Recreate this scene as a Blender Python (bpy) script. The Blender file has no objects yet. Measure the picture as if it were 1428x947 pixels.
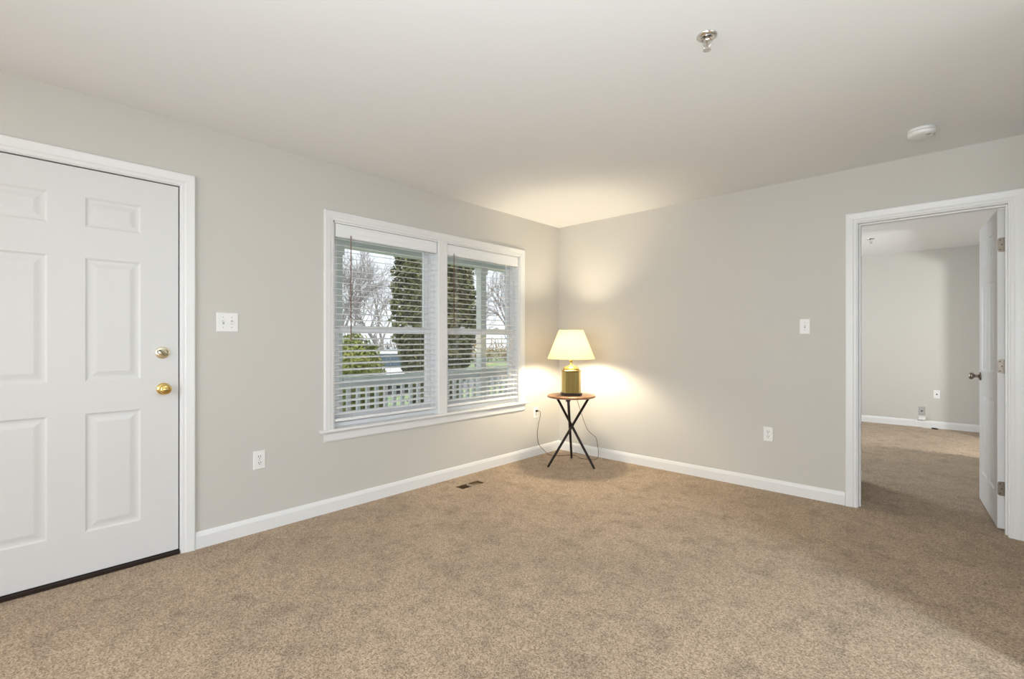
import bpy, bmesh, math, random
from mathutils import Vector, Matrix
R = math.radians
scene = bpy.context.scene
col = scene.collection

# ------------------------------------------------------------------ camera, world, lights, exposure
F_PX = 661.6
cam_d = bpy.data.cameras.new('camera')
cam = bpy.data.objects.new('camera', cam_d); col.objects.link(cam)
cam.location = (3.198, -4.183, 1.2038)
cam.rotation_euler = (R(90), 0, 0.75119)
cam_d.sensor_width = 36; cam_d.lens = 36 * F_PX / 1428; cam_d.shift_y = 0.69 / 1428
cam_d.clip_start = 0.02; cam_d.clip_end = 300
scene.camera = cam
vs = scene.view_settings
vs.view_transform = 'Standard'; vs.look = 'None'; vs.gamma = 1.0; vs.use_curve_mapping = False
vs.exposure = 0.0

world = bpy.data.worlds.new('sky'); scene.world = world; world.use_nodes = True
wn = world.node_tree.nodes; wl = world.node_tree.links; wn.clear()
wo = wn.new('ShaderNodeOutputWorld'); wb = wn.new('ShaderNodeBackground')
tc = wn.new('ShaderNodeTexCoord'); sx = wn.new('ShaderNodeSeparateXYZ'); rmp = wn.new('ShaderNodeValToRGB')
wl.new(tc.outputs['Generated'], sx.inputs[0]); wl.new(sx.outputs['Z'], rmp.inputs[0])
rmp.color_ramp.elements[0].position = 0.0; rmp.color_ramp.elements[0].color = (0.90, 0.93, 0.98, 1)
rmp.color_ramp.elements[1].position = 0.8; rmp.color_ramp.elements[1].color = (0.80, 0.88, 1.0, 1)
wl.new(rmp.outputs[0], wb.inputs[0]); wb.inputs[1].default_value = 1.5
wl.new(wb.outputs[0], wo.inputs[0])


def area(name, loc, direction, w, h, power, color):
    l = bpy.data.lights.new(name, 'AREA'); l.shape = 'RECTANGLE'; l.size = w; l.size_y = h
    l.energy = power; l.color = color
    o = bpy.data.objects.new(name, l); col.objects.link(o); o.location = loc
    o.rotation_euler = Vector(direction).to_track_quat('-Z', 'Z').to_euler()
    return o


def bulb(name, loc, radius, power, color):
    l = bpy.data.lights.new(name, 'POINT'); l.shadow_soft_size = radius; l.energy = power; l.color = color
    o = bpy.data.objects.new(name, l); col.objects.link(o); o.location = loc
    return o


sun_d = bpy.data.lights.new('sun', 'SUN'); sun_d.energy = 2.2; sun_d.angle = R(20); sun_d.color = (1.0, 0.96, 0.88)
sun = bpy.data.objects.new('sun', sun_d); col.objects.link(sun)
sun.rotation_euler = Vector((-0.55, 0.35, -0.9)).to_track_quat('-Z', 'Z').to_euler()   # over the house from behind
DAY = (0.93, 0.965, 1.0)
# unseen fill lights added at the dining and rear openings; daylight in the far room
area('dining_fill', (6.52, -3.55, 1.15), (-1, 0.05, -0.55), 2.2, 2.0, 14, (0.80, 0.91, 1.0))  # unseen fill added at the dining end to lift the room
rw = area('rear_fill', (2.9, -6.52, 1.25), (0.08, 1, -0.30), 3.0, 1.9, 74, (0.86, 0.94, 1.0)); rw.data.spread = R(125)  # added fill behind the camera, unseen, for walls and carpet
area('dining_ceiling_light', (5.2, -2.75, 2.38), (-0.15, 0.05, -1), 0.4, 0.4, 88, (0.74, 0.88, 1.0))
area('bounce_fill', (3.25, -4.15, 0.75), (-0.06, 0.10, 1), 0.5, 0.5, 43, (0.82, 0.93, 1.0))  # added upward fill, out of view, to brighten the ceiling
bulb('warm_fill', (0.9, -6.0, 2.25), 0.12, 17, (1.0, 0.72, 0.42))  # unseen warm fill added to tint the front door side
area('daylight_far_window', (-0.02, 2.42, 1.35), (1, 0, 0), 1.1, 1.2, 70, (0.88, 0.95, 1.0))
bulb('vanity_lamp', (4.40, 2.55, 1.56), 0.13, 100, (0.95, 0.97, 0.97))

# ------------------------------------------------------------------ materials


def mat(name, base, rough=0.5, metal=0.0, spec=0.5, **kw):
    m = bpy.data.materials.new(name); m.use_nodes = True
    n = m.node_tree.nodes; l = m.node_tree.links
    b = n['Principled BSDF']
    b.inputs['Base Color'].default_value = (*base, 1); b.inputs['Roughness'].default_value = rough
    b.inputs['Metallic'].default_value = metal; b.inputs['Specular IOR Level'].default_value = spec
    ns = kw.get('noise')
    if ns:      # (scale, dark, light, detail)
        t = n.new('ShaderNodeTexCoord'); q = n.new('ShaderNodeTexNoise'); r = n.new('ShaderNodeValToRGB')
        mp = n.new('ShaderNodeMapping'); mp.inputs['Scale'].default_value = kw.get('stretch', (1, 1, 1))
        l.new(t.outputs['Object'], mp.inputs[0]); l.new(mp.outputs[0], q.inputs['Vector'])
        q.inputs['Scale'].default_value = ns[0]; q.inputs['Detail'].default_value = ns[3]
        r.color_ramp.elements[0].color = (*ns[1], 1); r.color_ramp.elements[1].color = (*ns[2], 1)
        r.color_ramp.elements[0].position = 0.3; r.color_ramp.elements[1].position = 0.7
        l.new(q.outputs['Fac'], r.inputs[0]); l.new(r.outputs[0], b.inputs['Base Color'])
    bp = kw.get('bump')
    if bp:      # (scale, strength, distance)
        t = n.new('ShaderNodeTexCoord'); q = n.new('ShaderNodeTexNoise'); u = n.new('ShaderNodeBump')
        l.new(t.outputs['Object'], q.inputs['Vector'])
        q.inputs['Scale'].default_value = bp[0]; q.inputs['Detail'].default_value = 3
        u.inputs['Strength'].default_value = bp[1]; u.inputs['Distance'].default_value = bp[2]
        l.new(q.outputs['Fac'], u.inputs['Height']); l.new(u.outputs[0], b.inputs['Normal'])
    return m


M = {}
M['wall'] = mat('greige_wall_paint', (0.60, 0.578, 0.535), 0.7, spec=0.25, bump=(140, 0.06, 0.002))
M['ceiling'] = mat('ceiling_paint', (0.81, 0.81, 0.805), 0.85, spec=0.2, bump=(110, 0.06, 0.002))
M['trim'] = mat('white_trim_paint', (0.79, 0.785, 0.775), 0.35, spec=0.4)
M['door'] = mat('white_door_paint', (0.70, 0.695, 0.685), 0.42, spec=0.4)
M['plastic'] = mat('white_plastic', (0.83, 0.82, 0.80), 0.35)
M['plastic_grey'] = mat('grey_plastic', (0.42, 0.42, 0.40), 0.4)
M['slot'] = mat('dark_slot', (0.03, 0.03, 0.03), 0.6)
M['vinyl'] = mat('white_vinyl', (0.82, 0.82, 0.83), 0.4)
M['slat'] = mat('white_blind_slat', (0.83, 0.83, 0.83), 0.45)
M['wand'] = mat('brown_cord', (0.20, 0.10, 0.075), 0.55)
M['string'] = mat('pale_string', (0.55, 0.53, 0.50), 0.8)
M['brass'] = mat('polished_brass', (0.86, 0.62, 0.22), 0.16, metal=1.0)
M['brass_pale'] = mat('pale_polished_metal', (0.93, 0.88, 0.72), 0.12, metal=1.0)
M['brass_satin'] = mat('brushed_gold', (0.32, 0.24, 0.085), 0.24, metal=1.0, noise=(60, (0.29, 0.215, 0.07), (0.37, 0.285, 0.11), 2), stretch=(1, 1, 0.03))
M['nickel'] = mat('aged_nickel', (0.30, 0.26, 0.21), 0.34, metal=1.0)
M['bronze'] = mat('dark_bronze', (0.20, 0.17, 0.11), 0.3, metal=1.0)  # dark metal of the thumb turn
M['chrome'] = mat('chrome', (0.78, 0.77, 0.75), 0.14, metal=1.0)
M['darkwood'] = mat('dark_stained_wood', (0.02, 0.010, 0.008), 0.45, spec=0.3, noise=(30, (0.012, 0.006, 0.005), (0.028, 0.014, 0.010), 3), stretch=(1, 1, 0.1))
M['tablewood'] = mat('reddish_brown_wood', (0.30, 0.14, 0.06), 0.38, noise=(14, (0.24, 0.11, 0.05), (0.38, 0.19, 0.09), 5), stretch=(1, 8, 1))
M['threshold'] = mat('dark_bronze_threshold', (0.022, 0.012, 0.008), 0.55, spec=0.3)
M['gap'] = mat('gap_shade_strip', (0.03, 0.03, 0.03), 0.9)  # near-black colour stands in for the shade deep in the door gap
M['cord'] = mat('clear_brown_lamp_cord', (0.12, 0.09, 0.04), 0.4)
M['duct'] = mat('sheet_metal_duct', (0.16, 0.10, 0.05), 0.6, metal=0.3)
M['damper'] = mat('brass_toned_damper', (0.20, 0.145, 0.06), 0.5, metal=0.2)
M['porch_white'] = mat('exterior_white_paint', (0.86, 0.87, 0.88), 0.5)
M['porch_ceiling'] = mat('porch_ceiling_vinyl', (0.82, 0.87, 0.86), 0.5)
M['deck'] = mat('grey_porch_boards', (0.62, 0.62, 0.61), 0.7, noise=(9, (0.57, 0.57, 0.56), (0.67, 0.67, 0.66), 4))
M['siding'] = mat('pale_siding', (0.70, 0.70, 0.68), 0.6)
M['lawn'] = mat('winter_lawn', (0.25, 0.34, 0.14), 0.9, noise=(3.0, (0.22, 0.30, 0.13), (0.40, 0.46, 0.24), 8))
M['road'] = mat('asphalt', (0.22, 0.22, 0.23), 0.9, noise=(20, (0.18, 0.18, 0.19), (0.27, 0.27, 0.28), 5))
M['leaf_dark'] = mat('evergreen_foliage', (0.12, 0.17, 0.05), 0.7, noise=(7, (0.04, 0.045, 0.02), (0.27, 0.27, 0.10), 6))
M['leaf_light'] = mat('yellow_green_foliage', (0.24, 0.32, 0.07), 0.7, noise=(3.5, (0.13, 0.19, 0.045), (0.50, 0.49, 0.13), 6))
M['bark'] = mat('grey_brown_bark', (0.32, 0.28, 0.27), 0.9, noise=(8, (0.25, 0.215, 0.21), (0.40, 0.36, 0.35), 5))
M['brush'] = mat('brown_thicket', (0.24, 0.19, 0.16), 0.95, noise=(1.5, (0.15, 0.12, 0.10), (0.33, 0.28, 0.25), 7))
M['carpaint'] = mat('white_car_paint', (0.82, 0.83, 0.85), 0.2)
M['carpaint2'] = mat('silver_blue_car_paint', (0.60, 0.66, 0.71), 0.3)
M['carglass'] = mat('tinted_car_glass', (0.06, 0.09, 0.11), 0.08)
M['tyre'] = mat('tyre_rubber', (0.02, 0.02, 0.02), 0.8)


def glass_mat():
    m = bpy.data.materials.new('window_glass'); m.use_nodes = True
    n = m.node_tree.nodes; l = m.node_tree.links; n.clear()
    o = n.new('ShaderNodeOutputMaterial'); mx = n.new('ShaderNodeMixShader'); f = n.new('ShaderNodeFresnel')
    t = n.new('ShaderNodeBsdfTransparent'); g = n.new('ShaderNodeBsdfGlossy')
    f.inputs['IOR'].default_value = 1.95       # double glazing: four reflecting faces in one pane
    ge = n.new('ShaderNodeNewGeometry'); om = n.new('ShaderNodeMath'); om.operation = 'SUBTRACT'; om.inputs[0].default_value = 1.0
    ml = n.new('ShaderNodeMath'); ml.operation = 'MULTIPLY'       # one clean reflection, from the side facing the ray
    l.new(ge.outputs['Backfacing'], om.inputs[1]); l.new(f.outputs[0], ml.inputs[0]); l.new(om.outputs[0], ml.inputs[1])
    g.inputs['Roughness'].default_value = 0.0
    t.inputs[0].default_value = (0.95, 0.97, 0.97, 1)
    l.new(ml.outputs[0], mx.inputs[0]); l.new(t.outputs[0], mx.inputs[1]); l.new(g.outputs[0], mx.inputs[2])
    l.new(mx.outputs[0], o.inputs[0])
    return m


M['glass'] = glass_mat()


def shade_mat():
    m = bpy.data.materials.new('pleated_cream_shade'); m.use_nodes = True
    n = m.node_tree.nodes; l = m.node_tree.links; n.clear()
    o = n.new('ShaderNodeOutputMaterial'); mx = n.new('ShaderNodeMixShader')
    d = n.new('ShaderNodeBsdfDiffuse'); t = n.new('ShaderNodeBsdfTranslucent')
    d.inputs[0].default_value = (0.86, 0.82, 0.70, 1); t.inputs[0].default_value = (0.93, 0.86, 0.68, 1)
    mx.inputs[0].default_value = 0.78
    l.new(d.outputs[0], mx.inputs[1]); l.new(t.outputs[0], mx.inputs[2]); l.new(mx.outputs[0], o.inputs[0])
    return m


M['shade'] = shade_mat()


def emit_mat():
    m = bpy.data.materials.new('lit_bulb'); m.use_nodes = True
    b = m.node_tree.nodes['Principled BSDF']
    b.inputs['Base Color'].default_value = (1, 0.9, 0.7, 1)
    b.inputs['Emission Color'].default_value = (1, 0.86, 0.62, 1); b.inputs['Emission Strength'].default_value = 560
    return m


M['bulb'] = emit_mat()


def carpet_mat():
    m = bpy.data.materials.new('beige_carpet'); m.use_nodes = True
    n = m.node_tree.nodes; l = m.node_tree.links; b = n['Principled BSDF']
    b.inputs['Roughness'].default_value = 1.0; b.inputs['Specular IOR Level'].default_value = 0.05
    b.inputs['Sheen Weight'].default_value = 0.15; b.inputs['Sheen Roughness'].default_value = 0.6
    t = n.new('ShaderNodeTexCoord')

    def noise(s, d, rough=0.5):
        q = n.new('ShaderNodeTexNoise'); q.inputs['Scale'].default_value = s; q.inputs['Detail'].default_value = d
        q.inputs['Roughness'].default_value = rough
        l.new(t.outputs['Object'], q.inputs['Vector']); return q
    patch = noise(2.2, 4, 0.55); tuft = noise(7.5, 5, 0.62); fine = noise(130, 2, 0.6)
    vo = n.new('ShaderNodeTexVoronoi'); vo.inputs['Scale'].default_value = 205; l.new(t.outputs['Object'], vo.inputs['Vector'])
    sp = n.new('ShaderNodeSeparateColor'); l.new(vo.outputs['Color'], sp.inputs[0])
    av = n.new('ShaderNodeMath'); av.operation = 'MULTIPLY_ADD'; av.inputs[1].default_value = 0.62; l.new(sp.outputs[0], av.inputs[0])
    hf = n.new('ShaderNodeMath'); hf.operation = 'MULTIPLY'; hf.inputs[1].default_value = 0.38; l.new(fine.outputs['Fac'], hf.inputs[0]); l.new(hf.outputs[0], av.inputs[2])
    r = n.new('ShaderNodeValToRGB'); e = r.color_ramp.elements
    e[0].position = 0.08; e[0].color = (0.150, 0.096, 0.055, 1); e[1].position = 0.92; e[1].color = (0.60, 0.455, 0.312, 1)
    l.new(av.outputs[0], r.inputs[0])

    def modulate(src, q, lo, hi, a, c):
        mr = n.new('ShaderNodeMapRange'); mr.inputs[1].default_value = a; mr.inputs[2].default_value = c
        mr.inputs[3].default_value = lo; mr.inputs[4].default_value = hi
        l.new(q.outputs['Fac'], mr.inputs[0])
        mx = n.new('ShaderNodeVectorMath'); mx.operation = 'SCALE'
        l.new(src, mx.inputs[0]); l.new(mr.outputs[0], mx.inputs['Scale']); return mx.outputs[0]
    c = modulate(r.outputs[0], patch, 0.92, 1.05, 0.35, 0.6)
    c = modulate(c, tuft, 0.74, 1.04, 0.30, 0.50)
    l.new(c, b.inputs['Base Color'])
    u = n.new('ShaderNodeBump'); u.inputs['Strength'].default_value = 0.6; u.inputs['Distance'].default_value = 0.005
    l.new(av.outputs[0], u.inputs['Height'])
    u2 = n.new('ShaderNodeBump'); u2.inputs['Strength'].default_value = 0.35; u2.inputs['Distance'].default_value = 0.02
    l.new(tuft.outputs['Fac'], u2.inputs['Height']); l.new(u2.outputs[0], u.inputs['Normal'])
    l.new(u.outputs[0], b.inputs['Normal'])
    return m


M['carpet'] = carpet_mat()

# ------------------------------------------------------------------ mesh helpers


class MB:
    def __init__(self):
        self.v = []; self.f = []; self.smooth = set()

    def add(self, vs, fs, smooth=False):
        o = len(self.v); self.v += [tuple(p) for p in vs]
        for q in fs:
            if smooth: self.smooth.add(len(self.f))
            self.f.append([o + i for i in q])

    def box(self, a, b):
        x0, x1 = sorted((a[0], b[0])); y0, y1 = sorted((a[1], b[1])); z0, z1 = sorted((a[2], b[2]))
        self.add([(x0, y0, z0), (x1, y0, z0), (x1, y1, z0), (x0, y1, z0), (x0, y0, z1), (x1, y0, z1), (x1, y1, z1), (x0, y1, z1)],
                 [(0, 3, 2, 1), (4, 5, 6, 7), (0, 1, 5, 4), (1, 2, 6, 5), (2, 3, 7, 6), (3, 0, 4, 7)])
        return self

    def tube(self, pts, r, n=8, cap=True):
        pts = [Vector(p) for p in pts]
        rs = r if isinstance(r, (list, tuple)) else [r] * len(pts)
        vs = []; fs = []; up = None
        for i, p in enumerate(pts):
            d = (pts[min(i + 1, len(pts) - 1)] - pts[max(i - 1, 0)]).normalized()
            if up is None:
                up = Vector((0, 0, 1)) if abs(d.z) < 0.9 else Vector((1, 0, 0))
            a = d.cross(up).normalized(); up = a.cross(d).normalized()
            for k in range(n):
                t = 2 * math.pi * k / n
                vs.append(p + (a * math.cos(t) + up * math.sin(t)) * rs[i])
        for i in range(len(pts) - 1):
            for k in range(n):
                fs.append((i * n + k, i * n + (k + 1) % n, (i + 1) * n + (k + 1) % n, (i + 1) * n + k))
        self.add(vs, fs, True)
        if cap:
            o = len(self.v) - len(vs)
            self.f.append([o + k for k in range(n)][::-1]); self.f.append([o + (len(pts) - 1) * n + k for k in range(n)])
        return self

    def lathe(self, prof, n=32, mtx=None, smooth=True, closed=False):
        """prof: (radius, z) from one end to the other; axis z, moved by mtx."""
        mtx = mtx or Matrix()
        vs = []; fs = []
        for rr, z in prof:
            for k in range(n):
                t = 2 * math.pi * k / n
                vs.append(mtx @ Vector((rr * math.cos(t), rr * math.sin(t), z)))
        m = len(prof)
        for i in range(m - 1 + (1 if closed else 0)):
            j = (i + 1) % m
            for k in range(n):
                fs.append((i * n + k, i * n + (k + 1) % n, j * n + (k + 1) % n, j * n + k))
        self.add(vs, fs, smooth)
        if not closed:
            o = len(self.v) - len(vs)
            if prof[0][0] > 1e-5: self.f.append([o + k for k in range(n)][::-1])
            if prof[-1][0] > 1e-5: self.f.append([o + (m - 1) * n + k for k in range(n)])
        return self

    def prism(self, poly, z0, z1, mtx=None, top=1.0):
        mtx = mtx or Matrix(); n = len(poly)
        vs = [mtx @ Vector((x, y, z0)) for x, y in poly] + [mtx @ Vector((x * top, y * top, z1)) for x, y in poly]
        fs = [tuple(range(n))[::-1], tuple(range(n, 2 * n))] + [(i, (i + 1) % n, n + (i + 1) % n, n + i) for i in range(n)]
        self.add(vs, fs); return self

    def loft(self, loops, cap=True):
        n = len(loops[0]); vs = [p for lp in loops for p in lp]; fs = []
        for i in range(len(loops) - 1):
            for k in range(n):
                fs.append((i * n + k, i * n + (k + 1) % n, (i + 1) * n + (k + 1) % n, (i + 1) * n + k))
        if cap:
            fs.append(tuple(range(n))[::-1]); fs.append(tuple((len(loops) - 1) * n + k for k in range(n)))
        self.add(vs, fs); return self

    def build(self, name, m, parent=None, bevel=0.0, loc=None, shade_angle=None):
        me = bpy.data.meshes.new(name); me.from_pydata(self.v, [], self.f)
        for i in self.smooth: me.polygons[i].use_smooth = True
        bm = bmesh.new(); bm.from_mesh(me)
        bmesh.ops.recalc_face_normals(bm, faces=bm.faces); bm.to_mesh(me); bm.free()
        me.materials.append(m)
        if shade_angle:
            for p in me.polygons: p.use_smooth = True
            me.set_sharp_from_angle(angle=R(shade_angle))
        o = bpy.data.objects.new(name, me); col.objects.link(o)
        if parent: o.parent = parent
        if loc: o.location = loc
        if bevel:
            b = o.modifiers.new('bevel', 'BEVEL'); b.width = bevel; b.segments = 2; b.limit_method = 'ANGLE'; b.angle_limit = R(40)
        return o


def tag(o, label, cat, group=None, kind=None):
    o['label'] = label; o['category'] = cat
    if group: o['group'] = group
    if kind: o['kind'] = kind
    return o


def empty(name, loc, rz=0.0):
    o = bpy.data.objects.new(name, None); col.objects.link(o); o.location = loc; o.rotation_euler = (0, 0, rz)
    o.empty_display_size = 0.1
    return o


def struct(o, label, cat): return tag(o, label, cat, kind='structure')


def copy_tree(o, parent=None):
    c = o.copy(); col.objects.link(c)
    if parent: c.parent = parent
    for ch in list(o.children): copy_tree(ch, c)
    return c


def slab_with_holes(mb, plane, lo, hi, us, vsr, holes):
    """Boxes filling the rectangle us x vsr minus holes (u0,u1,v0,v1); plane 'x','y','z' is the thin axis from lo to hi."""
    U = sorted({us[0], us[1], *[h[0] for h in holes], *[h[1] for h in holes]})
    V = sorted({vsr[0], vsr[1], *[h[2] for h in holes], *[h[3] for h in holes]})
    for i in range(len(U) - 1):
        j = 0
        while j < len(V) - 1:
            def blocked(jj): return any(h[0] <= U[i] and U[i + 1] <= h[1] and h[2] <= V[jj] and V[jj + 1] <= h[3] for h in holes)
            if blocked(j): j += 1; continue
            k = j
            while k < len(V) - 1 and not blocked(k): k += 1
            a, b = {'x': ((lo, U[i], V[j]), (hi, U[i + 1], V[k])), 'y': ((U[i], lo, V[j]), (U[i + 1], hi, V[k])), 'z': ((U[i], V[j], lo), (U[i + 1], V[k], hi))}[plane]
            mb.box(a, b); j = k
    return mb


def sweep(mb, path, prof, place, closed=False):
    """Mitred moulding. path: 2D points; prof: (outward offset, height); place(u, v, h) -> 3D. Outward is to the LEFT of travel."""
    n = len(path); loops = []
    for i, p in enumerate(path):
        def nrm(a, b):
            d = Vector((b[0] - a[0], b[1] - a[1])).normalized(); return Vector((-d.y, d.x))
        ns = []
        if closed or i > 0: ns.append(nrm(path[i - 1], p))
        if closed or i < n - 1: ns.append(nrm(p, path[(i + 1) % n]))
        if len(ns) == 2:
            m = (ns[0] + ns[1]); m = m / m.dot(ns[0])
        else: m = ns[0]
        loops.append([place(p[0] + m.x * o, p[1] + m.y * o, h) for o, h in prof])
    if closed: loops.append(loops[0])
    mb.loft(loops, cap=not closed); return mb


CASING = [(0.0, 0.0), (0.0, 0.008), (0.006, 0.011), (0.018, 0.011), (0.024, 0.015), (0.044, 0.017), (0.056, 0.019), (0.064, 0.019), (0.068, 0.014), (0.068, 0.0)]
BASE = [(0.0, 0.0), (0.013, 0.0), (0.013, 0.070), (0.0105, 0.078), (0.0085, 0.086), (0.005, 0.094), (0.0, 0.096)]


def baseboard(name, p0, p1, normal, label):
    """p0,p1 on the wall face; normal points into the room."""
    mb = MB(); nx, ny = normal
    mb.loft([[(p[0] + nx * t, p[1] + ny * t, z) for t, z in BASE] for p in (p0, p1)])
    o = mb.build(name, M['trim']); struct(o, label, 'baseboard'); return o


# ------------------------------------------------------------------ the room shell
H = 2.44
VENT = (0.205, 0.293, -1.658, -1.412)
fl = MB(); slab_with_holes(fl, 'z', -0.12, 0.0, (-0.0, 6.6), (-6.6, 4.484), [VENT])
struct(fl.build('floor', M['carpet']), 'beige speckled cut pile carpet over the whole floor', 'carpet')
ce = MB().box((-0.14, -6.72, H), (6.72, 4.60, H + 0.15))
struct(ce.build('ceiling', M['ceiling']), 'plain white painted ceiling of both rooms', 'ceiling')

WIN = (-2.605, -0.648, 0.575, 2.045)
DOORH = (-4.452, -3.486, 0.0, 2.092)
wl_ = MB(); slab_with_holes(wl_, 'x', -0.14, 0.0, (-6.72, 4.60), (-0.3, H), [WIN, DOORH, (1.87, 2.97, 0.75, 1.95)])
struct(wl_.build('wall_left', M['wall']), 'greige wall with the front door and the double window', 'wall')
wb_ = MB(); slab_with_holes(wb_, 'y', 0.0, 0.115, (0.0, 6.6), (0.0, H), [(2.670, 3.455, 0.0, 2.060)])
struct(wb_.build('wall_back', M['wall']), 'greige wall behind the lamp with the open doorway', 'wall')
struct(MB().box((3.56, -1.72, 0), (3.68, 0.0, H)).build('wall_right', M['wall']), 'short greige wall beside the doorway casing, out of frame', 'wall')
wd = MB(); slab_with_holes(wd, 'x', 6.6, 6.72, (-6.72, 4.60), (-0.12, H), [(-4.65, -2.45, 0.10, 2.15)])
struct(wd.build('wall_dining', M['wall']), 'greige wall with an opening added for fill light at the dining end', 'wall')
wf = MB(); slab_with_holes(wf, 'y', -6.72, -6.6, (0.0, 6.6), (-0.12, H), [(0.9, 4.3, 0.3, 2.2)])
struct(wf.build('wall_front', M['wall']), 'greige wall behind the camera with a wide opening added for fill light', 'wall')
FY = 4.484
struct(MB().box((0.0, FY, 0), (6.6, FY + 0.116, H)).build('wall_far', M['wall']), 'far greige wall of the room beyond the doorway', 'wall')
wp = MB(); slab_with_holes(wp, 'x', 3.50, 3.60, (0.115, FY), (0.0, H), [(2.60, 3.88, 0.0, 2.03)])
struct(wp.build('wall_partition', M['wall']), 'greige wall hidden behind the open inner door', 'wall')
struct(MB().box((2.50, 0.115, 0), (2.606, 0.83, H)).build('wall_closet', M['wall']), 'closet wall end just inside the doorway', 'wall')

# baseboards
baseboard('baseboard_left', (0.0, 0.0), (0.0, -3.437), (1, 0), 'white baseboard along the window wall')
baseboard('baseboard_back', (0.0, 0.0), (2.614, 0.0), (0, -1), 'white baseboard along the wall behind the lamp')
baseboard('baseboard_far', (0.0, FY), (3.50, FY), (0, -1), 'white baseboard on the far wall through the doorway')
baseboard('baseboard_closet', (2.606, 0.115), (2.606, 0.83), (1, 0), 'stub of white baseboard just inside the doorway')

# door casings
X0 = lambda u, v, h: (h, u, v)          # window wall (x = 0): u = y
Y0 = lambda u, v, h: (u, -h, v)         # back wall (y = 0): u = x
mb = MB(); sweep(mb, [(-4.436, 0.0), (-4.436, 2.076), (-3.502, 2.076), (-3.502, 0.0)], CASING, X0)
for a, b in (((-0.13, -4.452, 0), (0.001, -4.432, 2.092)), ((-0.13, -3.506, 0), (0.001, -3.486, 2.092)), ((-0.13, -4.432, 2.072), (0.001, -3.506, 2.092))): mb.box(a, b)
struct(mb.build('trim_1', M['trim']), 'white moulded casing around the front door', 'door casing')
mb = MB(); sweep(mb, [(2.684, 0.0), (2.684, 2.048), (3.441, 2.048), (3.441, 0.0)], CASING, Y0)
for a, b in (((2.670, -0.001, 0), (2.690, 0.116, 2.060)), ((3.435, -0.001, 0), (3.455, 0.116, 2.060)), ((2.690, -0.001, 2.040), (3.435, 0.116, 2.060)),
             ((2.690, 0.040, 0), (2.700, 0.076, 2.040)), ((3.425, 0.040, 0), (3.435, 0.076, 2.030)), ((2.700, 0.040, 2.030), (3.435, 0.076, 2.040))): mb.box(a, b)
struct(mb.build('trim_2', M['trim']), 'white moulded casing around the open inner doorway', 'door casing')
# window casing, mullion, stool, apron
mb = MB(); y0, y1, z0, z1 = WIN
WC = [(o * 0.97, h) for o, h in CASING]
sweep(mb, [(y0 + 0.0, z0), (y0 + 0.0, z1), (y1 + 0.0, z1), (y1, z0)], WC, X0)
mb.loft([[(h, -1.680 + o, z) for o, h in ((0, -0.03), (0, 0.009), (0.006, 0.013), (0.092, 0.013), (0.098, 0.009), (0.098, -0.03))] for z in (z0, z1)])
for a, b in (((-0.14, y0 - 0.001, z0), (0.001, y0 + 0.012, z1)), ((-0.14, y1 - 0.012, z0), (0.001, y1 + 0.001, z1)), ((-0.14, y0, z1 - 0.012), (0.001, y1, z1 + 0.001)), ((-0.14, -1.68, z0), (-0.03, -1.582, z1))): mb.box(a, b)
mb.loft([[(x, y, z) for x, z in ((-0.055, 0.560), (0.038, 0.560), (0.044, 0.566), (0.044, 0.574), (0.038, 0.580), (-0.055, 0.580))] for y in (y0 - 0.095, y1 + 0.095)])
mb.loft([[(x, y, z) for x, z in ((0, 0.493), (0.010, 0.493), (0.015, 0.503), (0.015, 0.545), (0.011, 0.551), (0.011, 0.562), (0, 0.562))] for y in (y0 - 0.066, y1 + 0.066)])
struct(mb.build('trim_3', M['trim']), 'white window casing with its mullion, stool and apron', 'window trim')
struct(MB().box((-0.135, -4.432, 0.0), (0.010, -3.506, 0.022)).build('trim_4', M['threshold'], bevel=0.004), 'dark threshold strip under the front door', 'threshold')

# ------------------------------------------------------------------ six panel doors


def six_panel(w, h, t, xs, zs):
    """Slab with u in 0..w, height 0..h, faces at depth 0 and -t. xs: two (lo,hi) columns, zs: three (lo,hi) rows. Local x = u, y = depth."""
    mb = MB()
    U = [0, xs[0][0], xs[0][1], xs[1][0], xs[1][1], w]; V = [0, zs[0][0], zs[0][1], zs[1][0], zs[1][1], zs[2][0], zs[2][1], h]
    for side in (0, 1):
        D = (lambda d: -d * 0.75) if side == 0 else (lambda d: -t + d * 0.75)
        for i in range(5):
            for j in range(7):
                u0, u1, v0, v1 = U[i], U[i + 1], V[j], V[j + 1]
                if i in (1, 3) and j in (1, 3, 5):
                    rings = [(0.0, 0.0), (0.004, 0.003), (0.010, 0.0075), (0.019, 0.0085), (0.027, 0.0075), (0.043, 0.0025), (0.047, 0.0015)]
                    lp = [[(u0 + k, D(d), v0 + k), (u1 - k, D(d), v0 + k), (u1 - k, D(d), v1 - k), (u0 + k, D(d), v1 - k)] for k, d in rings]
                    mb.loft(lp, cap=False); mb.add(lp[-1], [(0, 1, 2, 3)])
                else:
                    mb.add([(u0, D(0), v0), (u1, D(0), v0), (u1, D(0), v1), (u0, D(0), v1)], [(0, 1, 2, 3)])
    mb.add([(0, 0, 0), (0, -t, 0), (0, -t, h), (0, 0, h)], [(0, 1, 2, 3)]); mb.add([(w, 0, 0), (w, -t, 0), (w, -t, h), (w, 0, h)], [(0, 1, 2, 3)])
    mb.add([(0, 0, 0), (w, 0, 0), (w, -t, 0), (0, -t, 0)], [(0, 1, 2, 3)]); mb.add([(0, 0, h), (w, 0, h), (w, -t, h), (0, -t, h)], [(0, 1, 2, 3)])
    return mb


def weld(o):
    bm = bmesh.new(); bm.from_mesh(o.data); bmesh.ops.remove_doubles(bm, verts=bm.verts, dist=1e-5)
    bmesh.ops.recalc_face_normals(bm, faces=bm.faces); bm.to_mesh(o.data); bm.free()


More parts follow.
